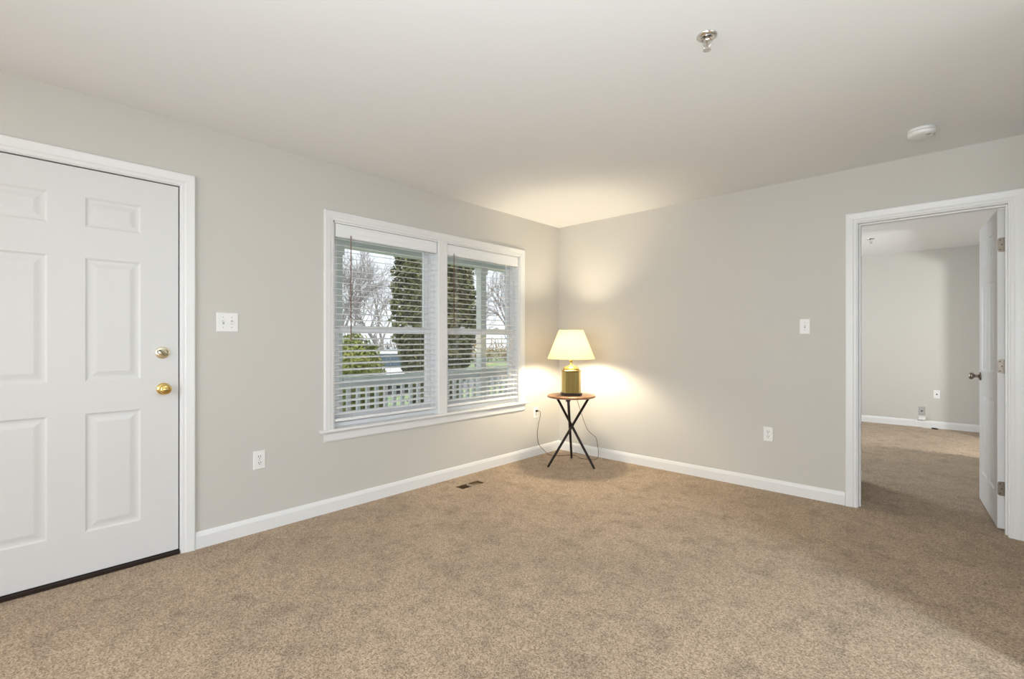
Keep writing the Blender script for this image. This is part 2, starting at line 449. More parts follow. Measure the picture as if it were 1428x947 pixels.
AX = lambda p, d: Matrix.Translation(Vector(p)) @ Vector(d).to_track_quat('Z', 'Y').to_matrix().to_4x4()

# front door: face on x = -0.003, local x runs along +y from the hinge side
DZ = 0.027
fd = six_panel(0.917, 2.038, 0.042, [(0.168, 0.389), (0.525, 0.748)], [(0.208, 0.806), (0.969, 1.592), (1.747, 1.898)]).build('door_1', M['door'])
weld(fd)
fd.location = (-0.003, -4.429, DZ); fd.rotation_euler = (0, 0, R(90))
# local x -> +y ; local y -> -x : flip so the depth runs outward (-x)
fd.scale = (1, 1, 1)
for v in fd.data.vertices: v.co.y = -v.co.y
fd.data.flip_normals()
struct(fd, 'white six panel front door with brass knob, closed', 'door')


def on_front(y, z): return (y + 4.429, 0.0, z - DZ)      # wall-face y,z to the door's local frame


def out_front(mb_pts): return mb_pts


k = on_front(-3.580, 0.934)
knob = MB().lathe([(0.0, -0.001), (0.033, -0.001), (0.033, 0.004), (0.029, 0.008), (0.020, 0.011), (0.0125, 0.014), (0.0115, 0.026), (0.014, 0.031), (0.0225, 0.037), (0.0275, 0.046),
                   (0.0275, 0.054), (0.024, 0.060), (0.0150, 0.0635), (0.0100, 0.0635), (0.0100, 0.0655), (0.0, 0.0655)], 40, AX(k, (0, -1, 0))).build('door_knob', M['brass'], fd)
MB().box((k[0] - 0.0055, -0.0665, k[2] - 0.0014), (k[0] + 0.0055, -0.0655, k[2] + 0.0014)).build('lock_button', M['nickel'], knob)
k = on_front(-3.586, 1.134)
db = MB().lathe([(0.0, -0.001), (0.034, -0.001), (0.034, 0.004), (0.031, 0.009), (0.024, 0.011), (0.013, 0.012), (0.012, 0.015), (0.0, 0.015)], 40, AX(k, (0, -1, 0))).build('deadbolt', M['brass_pale'], fd)
tt = MB(); c, s = math.cos(R(-40)), math.sin(R(-40))
tt.prism([(x * c - y * s, x * s + y * c) for x, y in ((-0.023, -0.0045), (-0.012, -0.0065), (0.012, -0.0065), (0.023, -0.0045), (0.023, 0.0045), (0.012, 0.0065), (-0.012, 0.0065), (-0.023, 0.0045))], 0.0145, 0.027,
         AX(k, (0, -1, 0)), top=0.85)
tt.build('thumb_turn', M['bronze'], db, bevel=0.001)
MB().box((0.9170, 0.008, 0.890), (0.9205, 0.030, 0.945)).build('latch_plate', M['nickel'], fd)
# dark strip painted in as the shade of the door gap
mb = MB()
for a, b in (((-0.060, -3.5115, 0.024), (-0.020, -3.5065, 2.072)), ((-0.060, -4.4315, 0.024), (-0.020, -4.4295, 2.072)), ((-0.060, -4.429, 2.0655), (-0.020, -3.512, 2.0715))): mb.box(a, b)
struct(mb.build('trim_5', M['gap']), 'dark strip painted as shade in the gap around the front door slab', 'gap_shade_strip')

# inner door, open into the far room
hx, hy = 3.394, 0.118
ang = math.atan2(0.845 - 0.118, 3.333 - 3.394)
idr = six_panel(0.735, 2.018, 0.035, [(0.115, 0.318), (0.418, 0.620)], [(0.215, 0.800), (0.965, 1.585), (1.705, 1.895)]).build('door_2', M['door'])
weld(idr); idr.location = (hx, hy, 0.012); idr.rotation_euler = (0, 0, ang)
struct(idr, 'white six panel inner door standing open into the far room', 'door')
kk = (0.675, 0.0, 0.922)
kn = [(0.0, -0.001), (0.031, -0.001), (0.031, 0.004), (0.027, 0.008), (0.016, 0.011), (0.011, 0.014), (0.010, 0.028), (0.014, 0.034), (0.022, 0.040), (0.0255, 0.048), (0.0255, 0.055), (0.021, 0.061), (0.010, 0.064), (0.0, 0.0645)]
MB().lathe(kn, 32, AX(kk, (0, 1, 0))).build('door_knob', M['nickel'], idr)
MB().lathe(kn, 32, AX((0.675, -0.035, 0.922), (0, -1, 0))).build('door_knob', M['nickel'], idr)
for hz in (1.806, 1.037, 0.264):
    zz = hz - 0.012; r_ = 0.012; pts = []
    for cx_, cz_, a0 in ((-0.0335 + r_, zz - 0.045 + r_, 180), (0.0 + 0.002, zz - 0.045, 0), (0.002, zz + 0.045, 0), (-0.0335 + r_, zz + 0.045 - r_, 90)):
        if cx_ > 0: pts.append((cx_, cz_)); continue
        for q in range(5):
            t = R(a0 + q * 22.5); pts.append((cx_ + r_ * math.cos(t), cz_ + r_ * math.sin(t)))
    # plate on the hinge edge (local x = 0, facing -x local); it spans local y
    h = MB(); n = len(pts)
    h.add([(0.0005, -p[0] - 0.0345, p[1]) for p in pts] + [(-0.0022, -p[0] - 0.0345, p[1]) for p in pts],
          [tuple(range(n)), tuple(range(n, 2 * n))[::-1]] + [(i, (i + 1) % n, n + (i + 1) % n, n + i) for i in range(n)])
    h.tube([(-0.006, -0.0395, zz - 0.046), (-0.006, -0.0395, zz + 0.046)], 0.0062, 12)
    ho = h.build('hinge', M['nickel'], idr)
    for sz, sy in ((0.030, -0.012), (0.0, -0.020), (-0.030, -0.012)):
        MB().lathe([(0.0, 0.0), (0.0038, 0.0), (0.0030, 0.0014), (0.0, 0.0016)], 10, AX((-0.0022, sy, zz + sz), (-1, 0, 0))).build('screw', M['slot'], ho)

# ------------------------------------------------------------------ windows (two double-hung units)


def ring(mb, x0, x1, ya, yb, za, zb, w, wb=None, wt=None):
    wb = wb or w; wt = wt or w
    mb.box((x0, ya, za), (x1, ya + w, zb)); mb.box((x0, yb - w, za), (x1, yb, zb))
    mb.box((x0, ya + w, za), (x1, yb - w, za + wb)); mb.box((x0, ya + w, zb - wt), (x1, yb - w, zb))
    return mb


def window(n, ya, yb, label):
    r = empty(f'window_{n}', (0, 0, 0)); struct(r, label, 'window')
    za, zb = 0.580, 2.033; mid = 1.285
    ring(MB(), -0.138, -0.058, ya, yb, za, zb, 0.028, 0.030, 0.028).build('window_frame', M['vinyl'], r)
    a, b = ya + 0.0285, yb - 0.0285
    up = ring(MB(), -0.126, -0.098, a, b, mid - 0.022, zb - 0.029, 0.042, 0.040, 0.042).build('upper_sash', M['vinyl'], r, bevel=0.003)
    MB().box((-0.114, a + 0.040, mid + 0.016), (-0.110, b - 0.040, zb - 0.069)).build('pane', M['glass'], up)
    lo = ring(MB(), -0.096, -0.066, a, b, za + 0.031, mid + 0.022, 0.042, 0.060, 0.044).build('lower_sash', M['vinyl'], r, bevel=0.003)
    MB().box((-0.084, a + 0.040, za + 0.090), (-0.080, b - 0.040, mid - 0.021)).build('pane', M['glass'], lo)
    c_ = (a + b) / 2
    for q in (c_ - 0.22, c_ + 0.22):
        lk = MB().box((-0.092, q - 0.028, mid + 0.022), (-0.070, q + 0.028, mid + 0.030))
        lk.lathe([(0.0, 0), (0.011, 0), (0.010, 0.010), (0, 0.011)], 14, Matrix.Translation((-0.081, q, mid + 0.029)))
        lk.box((-0.085, q, mid + 0.032), (-0.077, q + 0.032, mid + 0.038)); lk.build('sash_lock', M['vinyl'], lo)


window(1, -2.593, -1.680, 'double hung window nearer the front door')
window(2, -1.582, -0.660, 'double hung window nearer the corner lamp')


def blind(ya, yb, label, wand_len, wand_y):
    r = empty('window_blind', (-0.028, (ya + yb) / 2, 2.033)); tag(r, label, 'window blind', 'white slatted blinds in the double window')
    ox, oy, oz = r.location
    L = lambda x, y, z: (x - ox, y - oy, z - oz)
    mb = MB(); a, b = ya + 0.006, yb - 0.006
    mb.loft([[L(x, y, z) for x, z in ((-0.008, 1.936), (-0.002, 1.942), (-0.002, 1.965), (0.000, 1.975), (0.000, 2.012), (-0.003, 2.018), (-0.003, 2.030), (-0.016, 2.030), (-0.016, 1.936))] for y in (a + 0.003, b - 0.003)])
    mb.build('valance', M['slat'], r)
    MB().box(L(-0.055, a + 0.004, 1.965), L(-0.018, b - 0.004, 2.028)).build('head_rail', M['slat'], r)
    sl = MB(); z = 1.930; nS = 0; tilt = R(9)
    while z > 0.655:
        prof = []
        for q in range(5):
            t = -1 + q / 2; w = 0.0245 * t; crown = 0.0022 * (1 - t * t)
            prof.append((w, crown))
        top = [(-0.031 + w * math.cos(tilt) + c * math.sin(tilt), z - w * math.sin(tilt) + c) for w, c in prof]
        poly = top + [(x, zz - 0.0026) for x, zz in reversed(top)]
        sl.loft([[L(x, y, zz) for x, zz in poly] for y in (a + 0.002, b - 0.002)])
        z -= 0.0447; nS += 1
    sl.build('slats', M['slat'], r)
    zb = z + 0.0447
    br = MB().loft([[L(x, y, zz) for x, zz in ((-0.056, 0.628), (-0.052, 0.622), (-0.010, 0.622), (-0.006, 0.628), (-0.006, 0.640), (-0.012, 0.645), (-0.050, 0.645), (-0.056, 0.640))] for y in (a + 0.002, b - 0.002)])
    br.build('bottom_rail', M['slat'], r)
    lc = MB()
    for fy in (0.14, 0.5, 0.86):
        y = a + (b - a) * fy
        for x in (-0.0575, -0.0045): lc.tube([L(x, y, 1.962), L(x, y, 0.64)], 0.0008, 5)
    lc.build('ladder_cord', M['string'], r)
    w = MB(); y = wand_y
    w.tube([L(0.005, y, 1.956), L(0.006, y, 1.93), L(0.006, y, 1.956 - wand_len)], 0.0034, 10)
    w.lathe([(0.0, -0.012), (0.0045, -0.010), (0.0055, 0.0), (0.0030, 0.010), (0, 0.011)], 12, Matrix.Translation(L(0.006, y, 1.956 - wand_len)))
    w.build('tilt_wand', M['wand'], r)
    return r


blind(-2.593, -1.680, 'white slatted blind nearer the front door, slats open', 0.74, -2.470)
b2 = blind(-1.582, -0.660, 'white slatted blind nearer the corner lamp, slats open', 0.62, -1.505)
mb = MB()
for d in (0.022, 0.034): mb.tube([(0.033, -1.505 + d - b2.location.y, 1.945 - 2.033), (0.033, -1.505 + d - b2.location.y, 1.05 - 2.033)], 0.0011, 6)
mb.build('lift_cord', M['string'], b2)

# ------------------------------------------------------------------ floor vent
v0, v1, w0, w1 = VENT
fv = empty('floor_vent', ((v0 + v1) / 2, (w0 + w1) / 2, 0.0)); tag(fv, 'rectangular floor vent opening in the carpet below the window', 'floor vent')
c_ = fv.location; L = lambda x, y, z: (x - c_.x, y - c_.y, z)
mb = MB()
for a, b in (((v0 + 0.0005, w0 + 0.0005, -0.18), (v0 + 0.0025, w1 - 0.0005, -0.002)), ((v1 - 0.0025, w0 + 0.0005, -0.18), (v1 - 0.0005, w1 - 0.0005, -0.002)), ((v0, w0 + 0.0005, -0.18), (v1, w0 + 0.0025, -0.002)),
             ((v0, w1 - 0.0025, -0.18), (v1, w1 - 0.0005, -0.002)), ((v0, w0, -0.19), (v1, w1, -0.18))): mb.box(L(*a), L(*b))
mb.build('duct', M['duct'], fv)
ym = (w0 + w1) / 2
MB().box(L(v0 + 0.001, ym - 0.008, -0.014), L(v1 - 0.001, ym + 0.008, -0.001)).build('divider', M['carpet'], fv)
MB().box(L(v0 + 0.003, ym + 0.008, -0.020), L(v1 - 0.003, w1 - 0.003, -0.014)).build('damper', M['damper'], fv)

# ------------------------------------------------------------------ switches and outlets


def rounded_plate(mb, w, h, t, mtx):
    mb.loft([[mtx @ Vector((sx_ * (w / 2 - i), sy_ * (h / 2 - i), d)) for sx_, sy_ in ((-1, -1), (1, -1), (1, 1), (-1, 1))] for i, d in ((0, 0.0), (0, t * 0.45), (0.003, t))])


def wall_frame(o, normal):
    """local: x across, y up, z out of the wall"""
    n = Vector(normal); up = Vector((0, 0, 1)); x = up.cross(n)
    return Matrix((x, up, n)).transposed().to_4x4()


def light_switch(loc, normal, gangs, label):
    r = empty('light_switch', loc); tag(r, label, 'light switch'); F = wall_frame(r, normal)
    p = MB(); rounded_plate(p, 0.070 + 0.046 * (gangs - 1), 0.115, 0.006, F); p.build('switch_plate', M['plastic'], r)
    for g in range(gangs):
        x = (g - (gangs - 1) / 2) * 0.046
        t = MB().box((-0.0052, -0.012, 0.0), (0.0052, 0.012, 0.0068)); t2 = MB(); t2.v = [tuple(F @ Vector((q[0] + x, q[1], q[2]))) for q in t.v]; t2.f = t.f
        t2.build('toggle_slot', M['plastic_grey'], r)
        up = 1 if g == 0 else -1
        lv = MB(); lv.loft([[F @ Vector((x + a * k_, up * (yy + b * k2), zz)) for a, b in ((-1, -1), (1, -1), (1, 1), (-1, 1))] for k_, k2, yy, zz in ((0.0042, 0.006, 0.0, 0.004), (0.0036, 0.0042, 0.007, 0.017))])
        lv.build('toggle', M['plastic'], r, bevel=0.0008)
        for yy in (-0.030, 0.030): MB().lathe([(0, 0.005), (0.0032, 0.005), (0.0028, 0.0068), (0, 0.0072)], 10, F @ Matrix.Translation((x, yy, 0))).build('screw', M['plastic_grey'], r)
    return r


def wall_outlet(loc, normal, label, plate='plastic'):
    r = empty('wall_outlet', loc); tag(r, label, 'outlet'); F = wall_frame(r, normal)
    p = MB(); rounded_plate(p, 0.070, 0.115, 0.006, F); p.build('outlet_plate', M[plate], r)
    for yy in (0.0195, -0.0195):
        f = MB(); pts = []
        for q in range(24):
            t = 2 * math.pi * q / 24; pts.append((0.0172 * math.cos(t), max(-0.0145, min(0.0145, 0.0172 * math.sin(t)))))
        f.prism(pts, 0.0045, 0.0078, F @ Matrix.Translation((0, yy, 0))); so = f.build('socket', M['plastic'], r)
        s = MB()
        for bx, hh in ((-0.0064, 0.0050), (0.0064, 0.0042)):
            s.prism([(bx - 0.0017, -hh + 0.004), (bx + 0.0017, -hh + 0.004), (bx + 0.0017, hh + 0.004), (bx - 0.0017, hh + 0.004)], 0.0074, 0.0081, F @ Matrix.Translation((0, yy, 0)))
        s.prism([(0.0030 * math.cos(q * math.pi / 4), -0.007 + 0.0030 * math.sin(q * math.pi / 4)) for q in range(8)], 0.0074, 0.0081, F @ Matrix.Translation((0, yy, 0)))
        s.build('socket_slot', M['slot'], so)
    s = MB().lathe([(0, 0.005), (0.003, 0.005), (0.0026, 0.0068), (0, 0.0072)], 10, F); s.build('screw', M['plastic_grey'], r)
    return r


light_switch((0.0, -3.2665, 1.310), (1, 0, 0), 2, 'white double light switch beside the front door')
wall_outlet((0.0, -3.0875, 0.450), (1, 0, 0), 'white wall outlet low between the front door and the window')
wall_outlet((0.0, -0.397, 0.446), (1, 0, 0), 'white wall outlet near the corner with the lamp plugged in')
light_switch((2.3585, 0.0, 1.307), (0, -1, 0), 1, 'single white light switch on the wall beside the inner doorway')
wall_outlet((2.104, 0.0, 0.449), (0, -1, 0), 'white wall outlet low on the wall behind the lamp')


def jack(loc, normal, plate, label):
    r = empty('wall_jack', loc); tag(r, label, 'wall jack'); F = wall_frame(r, normal)
    p = MB(); rounded_plate(p, 0.070, 0.114, 0.006, F); p.build('jack_plate', M[plate], r)
    q = MB().lathe([(0.0, 0.005), (0.0085, 0.005), (0.0085, 0.009), (0.0050, 0.010), (0.0045, 0.016), (0, 0.016)], 14, F); q.build('jack_socket', M['slot'], r)
    return r


jack((3.017, FY, 0.464), (0, -1, 0), 'plastic', 'small white wall plate on the far wall, the higher of two')
jack((2.862, FY, 0.224), (0, -1, 0), 'plastic_grey', 'grey wall plate low on the far wall through the doorway')
ad = empty('power_adapter', (2.866, FY, 0.122)); tag(ad, 'small white box with a trailing cord below the grey wall plate', 'adapter')
bx = MB(); rounded_plate(bx, 0.075, 0.045, 0.030, wall_frame(None, (0, -1, 0))); bx.build('adapter_box', M['plastic'], ad)
ct = MB().tube([(-0.040, -0.012, -0.010), (-0.060, -0.024, -0.02), (-0.066, -0.040, -0.060), (-0.030, -0.060, -0.100), (0.02, -0.085, -0.118), (0.075, -0.095, -0.118), (0.11, -0.10, -0.117)], 0.0028, 8)
ct.build('cord', M['plastic'], ad)
MB().tube([(0.10, -0.098, -0.112), (0.135, -0.105, -0.112), (0.165, -0.115, -0.113)], [0.009, 0.010, 0.007], 8).build('plug', M['slot'], ad)

# ------------------------------------------------------------------ ceiling fittings


def sprinkler(loc, label):
    r = empty('fire_sprinkler', loc); tag(r, label, 'sprinkler', 'ceiling sprinklers')
    MB().lathe([(0.0, 0.0), (0.040, 0.0), (0.040, -0.003), (0.034, -0.008), (0.022, -0.011), (0.021, -0.006), (0, -0.006)], 32).build('escutcheon', M['chrome'], r)
    MB().lathe([(0.0, -0.005), (0.012, -0.005), (0.012, -0.020), (0.009, -0.023), (0.0, -0.023)], 16).build('body', M['chrome'], r)
    f = MB()
    for s in (-1, 1): f.tube([(s * 0.009, 0, -0.018), (s * 0.0150, 0, -0.028), (s * 0.0145, 0, -0.040), (s * 0.004, 0, -0.053)], 0.0024, 8)
    f.lathe([(0, -0.048), (0.005, -0.050), (0.005, -0.056), (0, -0.056)], 12); f.build('frame_arm', M['chrome'], r)
    MB().lathe([(0.0, -0.022), (0.0022, -0.023), (0.0022, -0.049), (0, -0.05)], 10).build('heat_bulb', M['nickel'], r)
    d = MB(); n = 20
    pts = [((0.0175 if q % 2 else 0.0125) * math.cos(2 * math.pi * q / n), (0.0175 if q % 2 else 0.0125) * math.sin(2 * math.pi * q / n)) for q in range(n)]
    d.prism(pts, -0.0585, -0.0565); d.build('deflector', M['chrome'], r)
    return r


sprinkler((2.461, -2.233, H), 'chrome fire sprinkler on the main room ceiling')
s2 = sprinkler((2.446, 3.04, H), 'small chrome fire sprinkler on the far room ceiling, through the doorway')

sd = empty('smoke_detector', (3.055, -0.500, H)); tag(sd, 'round white smoke detector on the ceiling near the doorway', 'smoke detector')
MB().lathe([(0.0, 0.0), (0.068, 0.0), (0.068, -0.012), (0.066, -0.014), (0, -0.014)], 48).build('mounting_base', M['plastic'], sd)
MB().lathe([(0.0, -0.013), (0.061, -0.013), (0.061, -0.017), (0, -0.017)], 48).build('vent_slot', M['slot'], sd)
MB().lathe([(0.0, -0.0165), (0.066, -0.0165), (0.068, -0.020), (0.066, -0.030), (0.058, -0.037), (0.045, -0.040), (0.020, -0.041), (0, -0.041)], 48).build('cover', M['plastic'], sd)
MB().lathe([(0.0, -0.040), (0.012, -0.040), (0.012, -0.0425), (0, -0.043)], 20, Matrix.Translation((0.030, -0.020, 0.001))).build('test_button', M['plastic_grey'], sd)
mb = MB()
for q in range(5): mb.box((0.0475, -0.014 + q * 0.006, -0.0400), (0.060, -0.0115 + q * 0.006, -0.0335))
mb.build('speaker_slot', M['plastic_grey'], sd)

# ------------------------------------------------------------------ side table
TX, TY = 0.487, -0.442
tb = empty('side_table', (TX, TY, 0.0)); tag(tb, 'small round wooden side table on three crossed dark legs in the corner', 'table')
ZT = 0.673
MB().lathe([(0.0, ZT - 0.022), (0.222, ZT - 0.022), (0.230, ZT - 0.018), (0.232, ZT - 0.010), (0.230, ZT - 0.003), (0.226, ZT), (0.0, ZT)], 64).build('tabletop', M['tablewood'], tb)
feet = [(0.368 - TX, -0.663 - TY), (0.740 - TX, -0.436 - TY), (0.354 - TX, -0.228 - TY)]
zc = 0.372
for fx, fy in feet:
    f = Vector((fx, fy, 0.0)); t = Vector((-fy, fx, 0)).normalized() * 0.0135       # legs pass one another at the crossing
    k_ = (ZT - 0.020 - zc) / zc
    top = Vector((-fx * k_, -fy * k_, ZT - 0.024)) + t
    ft = f + t
    d = (top - ft).normalized()
    MB().tube([ft, ft + d * 0.05, ft + (top - ft) * 0.5, top], [0.0095, 0.0115, 0.0125, 0.0125], 14).build('leg', M['darkwood'], tb)
    ang_ = math.atan2(top.y, top.x)
    m_ = Matrix.Translation((top.x * 1.02, top.y * 1.02, 0)) @ Matrix.Rotation(ang_, 4, 'Z')
    MB().prism([(-0.030, -0.019), (0.022, -0.019), (0.022, 0.019), (-0.030, 0.019)], ZT - 0.040, ZT - 0.0215, m_).build('mounting_block', M['darkwood'], tb, bevel=0.002)

# ------------------------------------------------------------------ table lamp
LX, LY = TX - 0.005, TY + 0.005
lp = empty('table_lamp', (LX, LY, ZT), 0.75119); tag(lp, 'lit table lamp with brass canister base and cream cone shade', 'lamp')


def eight(k):      # faceted canister outline: wide front and back, long steep corner facets
    p = [(-0.0675, -0.090), (0.0675, -0.090), (0.0935, -0.042), (0.0935, 0.042), (0.0675, 0.090), (-0.0675, 0.090), (-0.0935, 0.042), (-0.0935, -0.042)]
    return [(x * k, y * k) for x, y in p]


def cham_loft(levels):
    mb = MB(); mb.loft([[Vector((x, y, z)) for x, y in eight(k)] for k, z in levels]); return mb


cham_loft([(1.07, 0.0), (1.07, 0.014), (1.04, 0.022), (1.0, 0.026)]).build('plinth', M['darkwood'], lp, bevel=0.0015)
cham_loft([(0.955, 0.024), (0.955, 0.226), (1.0, 0.230), (1.0, 0.238), (0.95, 0.242)]).build('canister', M['brass_satin'], lp, bevel=0.0012)
sh = MB().lathe([(0.078, 0.241), (0.079, 0.250), (0.074, 0.262), (0.062, 0.272), (0.045, 0.279), (0.028, 0.283), (0.018, 0.288), (0.014, 0.298), (0.0135, 0.325), (0.017, 0.330), (0.017, 0.345), (0.0, 0.345)], 48)
sh.build('lid', M['brass'], lp)
MB().lathe([(0.0, 0.345), (0.018, 0.345), (0.019, 0.385), (0.015, 0.395), (0.0, 0.395)], 20).build('socket', M['brass'], lp)
MB().lathe([(0.0, 0.395), (0.014, 0.395), (0.018, 0.408), (0.036, 0.436), (0.046, 0.466), (0.043, 0.493), (0.028, 0.514), (0.012, 0.521), (0, 0.522)], 24).build('light_bulb', M['bulb'], lp)
hp = MB()
for s in (-1, 1): hp.tube([(s * 0.018, 0, 0.350), (s * 0.055, 0, 0.385), (s * 0.068, 0, 0.450), (s * 0.055, 0, 0.540), (s * 0.02, 0, 0.585), (0, 0, 0.590)], 0.0018, 6)
hp.build('harp', M['brass'], lp)
Z0, Z1, R0, R1 = 1.022 - ZT, 1.300 - ZT, 0.2285, 0.118
shd = MB().lathe([(R0, Z0), (R0 - 0.0008, Z0 + 0.004), (R1 + 0.0008, Z1 - 0.004), (R1, Z1), (R1 - 0.002, Z1), (R1 - 0.0012, Z1 - 0.004), (R0 - 0.0028, Z0 + 0.004), (R0 - 0.002, Z0)], 72, closed=True).build('lamp_shade', M['shade'], lp)
sp = MB()
for q in range(3):
    t = 2 * math.pi * q / 3; sp.tube([(0.004 * math.cos(t), 0.004 * math.sin(t), 0.590), ((R1 + 0.004) * math.cos(t), (R1 + 0.004) * math.sin(t), 0.602)], 0.0015, 6)
sp.lathe([(0, 0.586), (0.010, 0.587), (0.009, 0.595), (0.004, 0.600), (0.006, 0.607), (0.0, 0.614)], 16)
sp.build('spider', M['brass'], lp)
# cord: outlet -> down the wall -> across the carpet -> up behind the table
cw = [(0.030, -0.3925, 0.466), (0.044, -0.380, 0.462), (0.040, -0.366, 0.430), (0.020, -0.357, 0.370), (0.014, -0.372, 0.300), (0.012, -0.385, 0.220), (0.012, -0.370, 0.140), (0.018, -0.355, 0.100), (0.028, -0.330, 0.070),
      (0.070, -0.300, 0.020), (0.120, -0.300, 0.005), (0.200, -0.260, 0.004), (0.250, -0.170, 0.004), (0.330, -0.140, 0.004), (0.420, -0.190, 0.004), (0.500, -0.170, 0.004), (0.560, -0.120, 0.006), (0.575, -0.100, 0.060),
      (0.560, -0.110, 0.200), (0.545, -0.130, 0.240), (0.500, -0.180, 0.300), (0.455, -0.200, 0.420), (0.410, -0.215, 0.560), (0.385, -0.225, 0.640), (0.372, -0.232, 0.672), (0.385, -0.250, 0.684), (0.412, -0.300, 0.688), (0.437, -0.357, 0.690)]
Mi = (Matrix.Translation(lp.location) @ Matrix.Rotation(0.75119, 4, 'Z')).inverted()


def smooth_path(p, n=5):
    p = [Vector(q) for q in p]; out = []
    for i in range(len(p) - 1):
        a, b, c, d = p[max(i - 1, 0)], p[i], p[i + 1], p[min(i + 2, len(p) - 1)]
        for k in range(n):
            t = k / n
            out.append(0.5 * ((2 * b) + (c - a) * t + (2 * a - 5 * b + 4 * c - d) * t * t + (3 * b - a - 3 * c + d) * t ** 3))
    out.append(p[-1]); return out


MB().tube([Mi @ q for q in smooth_path(cw)], 0.0026, 6).build('power_cord', M['cord'], lp)
pl = MB(); pl.loft([[Mi @ Vector((x, -0.397 + sy_ * w, 0.4655 + sz_ * w * 0.8)) for sy_, sz_ in ((-1, -1), (1, -1), (1, 1), (-1, 1))] for x, w in ((0.0080, 0.013), (0.020, 0.013), (0.034, 0.006))])
pl.build('plug', M['slot'], lp, bevel=0.002)

# ------------------------------------------------------------------ porch
pd = MB().box((-1.95, -7.0, -0.30), (-0.14, 4.6, -0.13))
struct(pd.build('floor_porch', M['deck']), 'grey porch floor outside the window', 'porch floor')
mb = MB().box((-2.10, -7.0, 2.42), (-0.14, 4.6, 2.60))
y = -3.5
while y < 4.5:
    mb.box((-1.62, y, 2.412), (-0.14, y + 0.085, 2.4205)); y += 0.095
struct(mb.build('ceiling_porch', M['porch_ceiling']), 'pale boarded porch ceiling above the window', 'porch ceiling')
mb = MB().box((-1.80, -7.0, 2.225), (-1.62, 4.6, 2.42)).box((-2.06, -7.0, 2.36), (-1.80, 4.6, 2.42)).box((-1.615, -7.0, 2.37), (-1.575, 4.6, 2.412))
struct(mb.build('trim_6', M['porch_white']), 'white porch beam under the eave', 'beam')


def post(y, label):
    r = empty('porch_post', (-1.71, y, -0.13)); tag(r, label, 'post', 'white porch posts')
    MB().box((-0.052, -0.052, 0.0), (0.052, 0.052, 2.355)).build('shaft', M['porch_white'], r, bevel=0.006)
    MB().box((-0.068, -0.068, 0.0), (0.068, 0.068, 0.14)).build('base', M['porch_white'], r, bevel=0.008)
    MB().box((-0.068, -0.068, 2.255), (0.068, 0.068, 2.354)).build('capital', M['porch_white'], r, bevel=0.008)
    return r


posts = [(-1.725, 'white porch post seen through the window nearer the front door'), (0.435, 'white porch post seen through the window nearer the corner lamp')]
for y, lb in posts: post(y, lb)


def railing(ya, yb, label):
    r = empty('porch_railing', (-1.71, ya, -0.13)); tag(r, label, 'railing', 'white porch railing sections'); n = yb - ya
    MB().loft([[(x, y, z) for x, z in ((-0.045, 0.862), (0.045, 0.862), (0.045, 0.900), (0.030, 0.922), (-0.030, 0.922), (-0.045, 0.900))] for y in (0, n)]).build('top_rail', M['porch_white'], r)
    MB().box((-0.022, 0, 0.800), (0.022, n, 0.8615)).build('sub_rail', M['porch_white'], r)
    MB().box((-0.022, 0, 0.09), (0.022, n, 0.135)).build('bottom_rail', M['porch_white'], r)
    cnt = int(n / 0.117); off = (n - (cnt - 1) * 0.117) / 2; proto = None
    for i in range(cnt):
        if proto is None: o = proto = MB().box((-0.019, -0.019, 0.135), (0.019, 0.019, 0.800)).build('baluster', M['porch_white'], r)
        else: o = proto.copy(); col.objects.link(o); o.parent = r
        o.location = (0, off + i * 0.117, 0)


railing(-1.656, 0.366, 'white porch railing seen below the bush and evergreen')
railing(0.504, 2.40, 'white porch railing beyond the second post, behind the lamp reflection')

# ------------------------------------------------------------------ garden
GZ = -0.70
struct(MB().box((-60, -40, GZ - 0.3), (-0.14, 70, GZ)).build('ground_lawn', M['lawn']), 'pale winter lawn outside the porch', 'lawn')
struct(MB().box((-18.5, -40, GZ - 0.05), (-10.8, 70, GZ + 0.02)).build('road', M['road']), 'grey asphalt drive beyond the lawn', 'road')
rng = random.Random(7)


def leafy(mb, n, size, shape, elong=1.0):
    """n small leaf sprays placed by shape() -> (point, outward normal)."""
    for _ in range(n):
        p, nrm = shape(); s = size * rng.uniform(0.6, 1.3)
        nrm = (nrm + Vector((rng.gauss(0, .5), rng.gauss(0, .5), rng.gauss(0, .5)))).normalized()
        a = nrm.cross(Vector((rng.gauss(0, 1), rng.gauss(0, 1), rng.gauss(0, 1)))).normalized(); b = nrm.cross(a)
        tip = nrm * s * 0.5
        mb.add([p - a * s * .5, p - b * s * .25 + tip * .6, p + a * s * .5 * elong + tip, p + b * s * .25 + tip * .6], [(0, 1, 2), (0, 2, 3)])


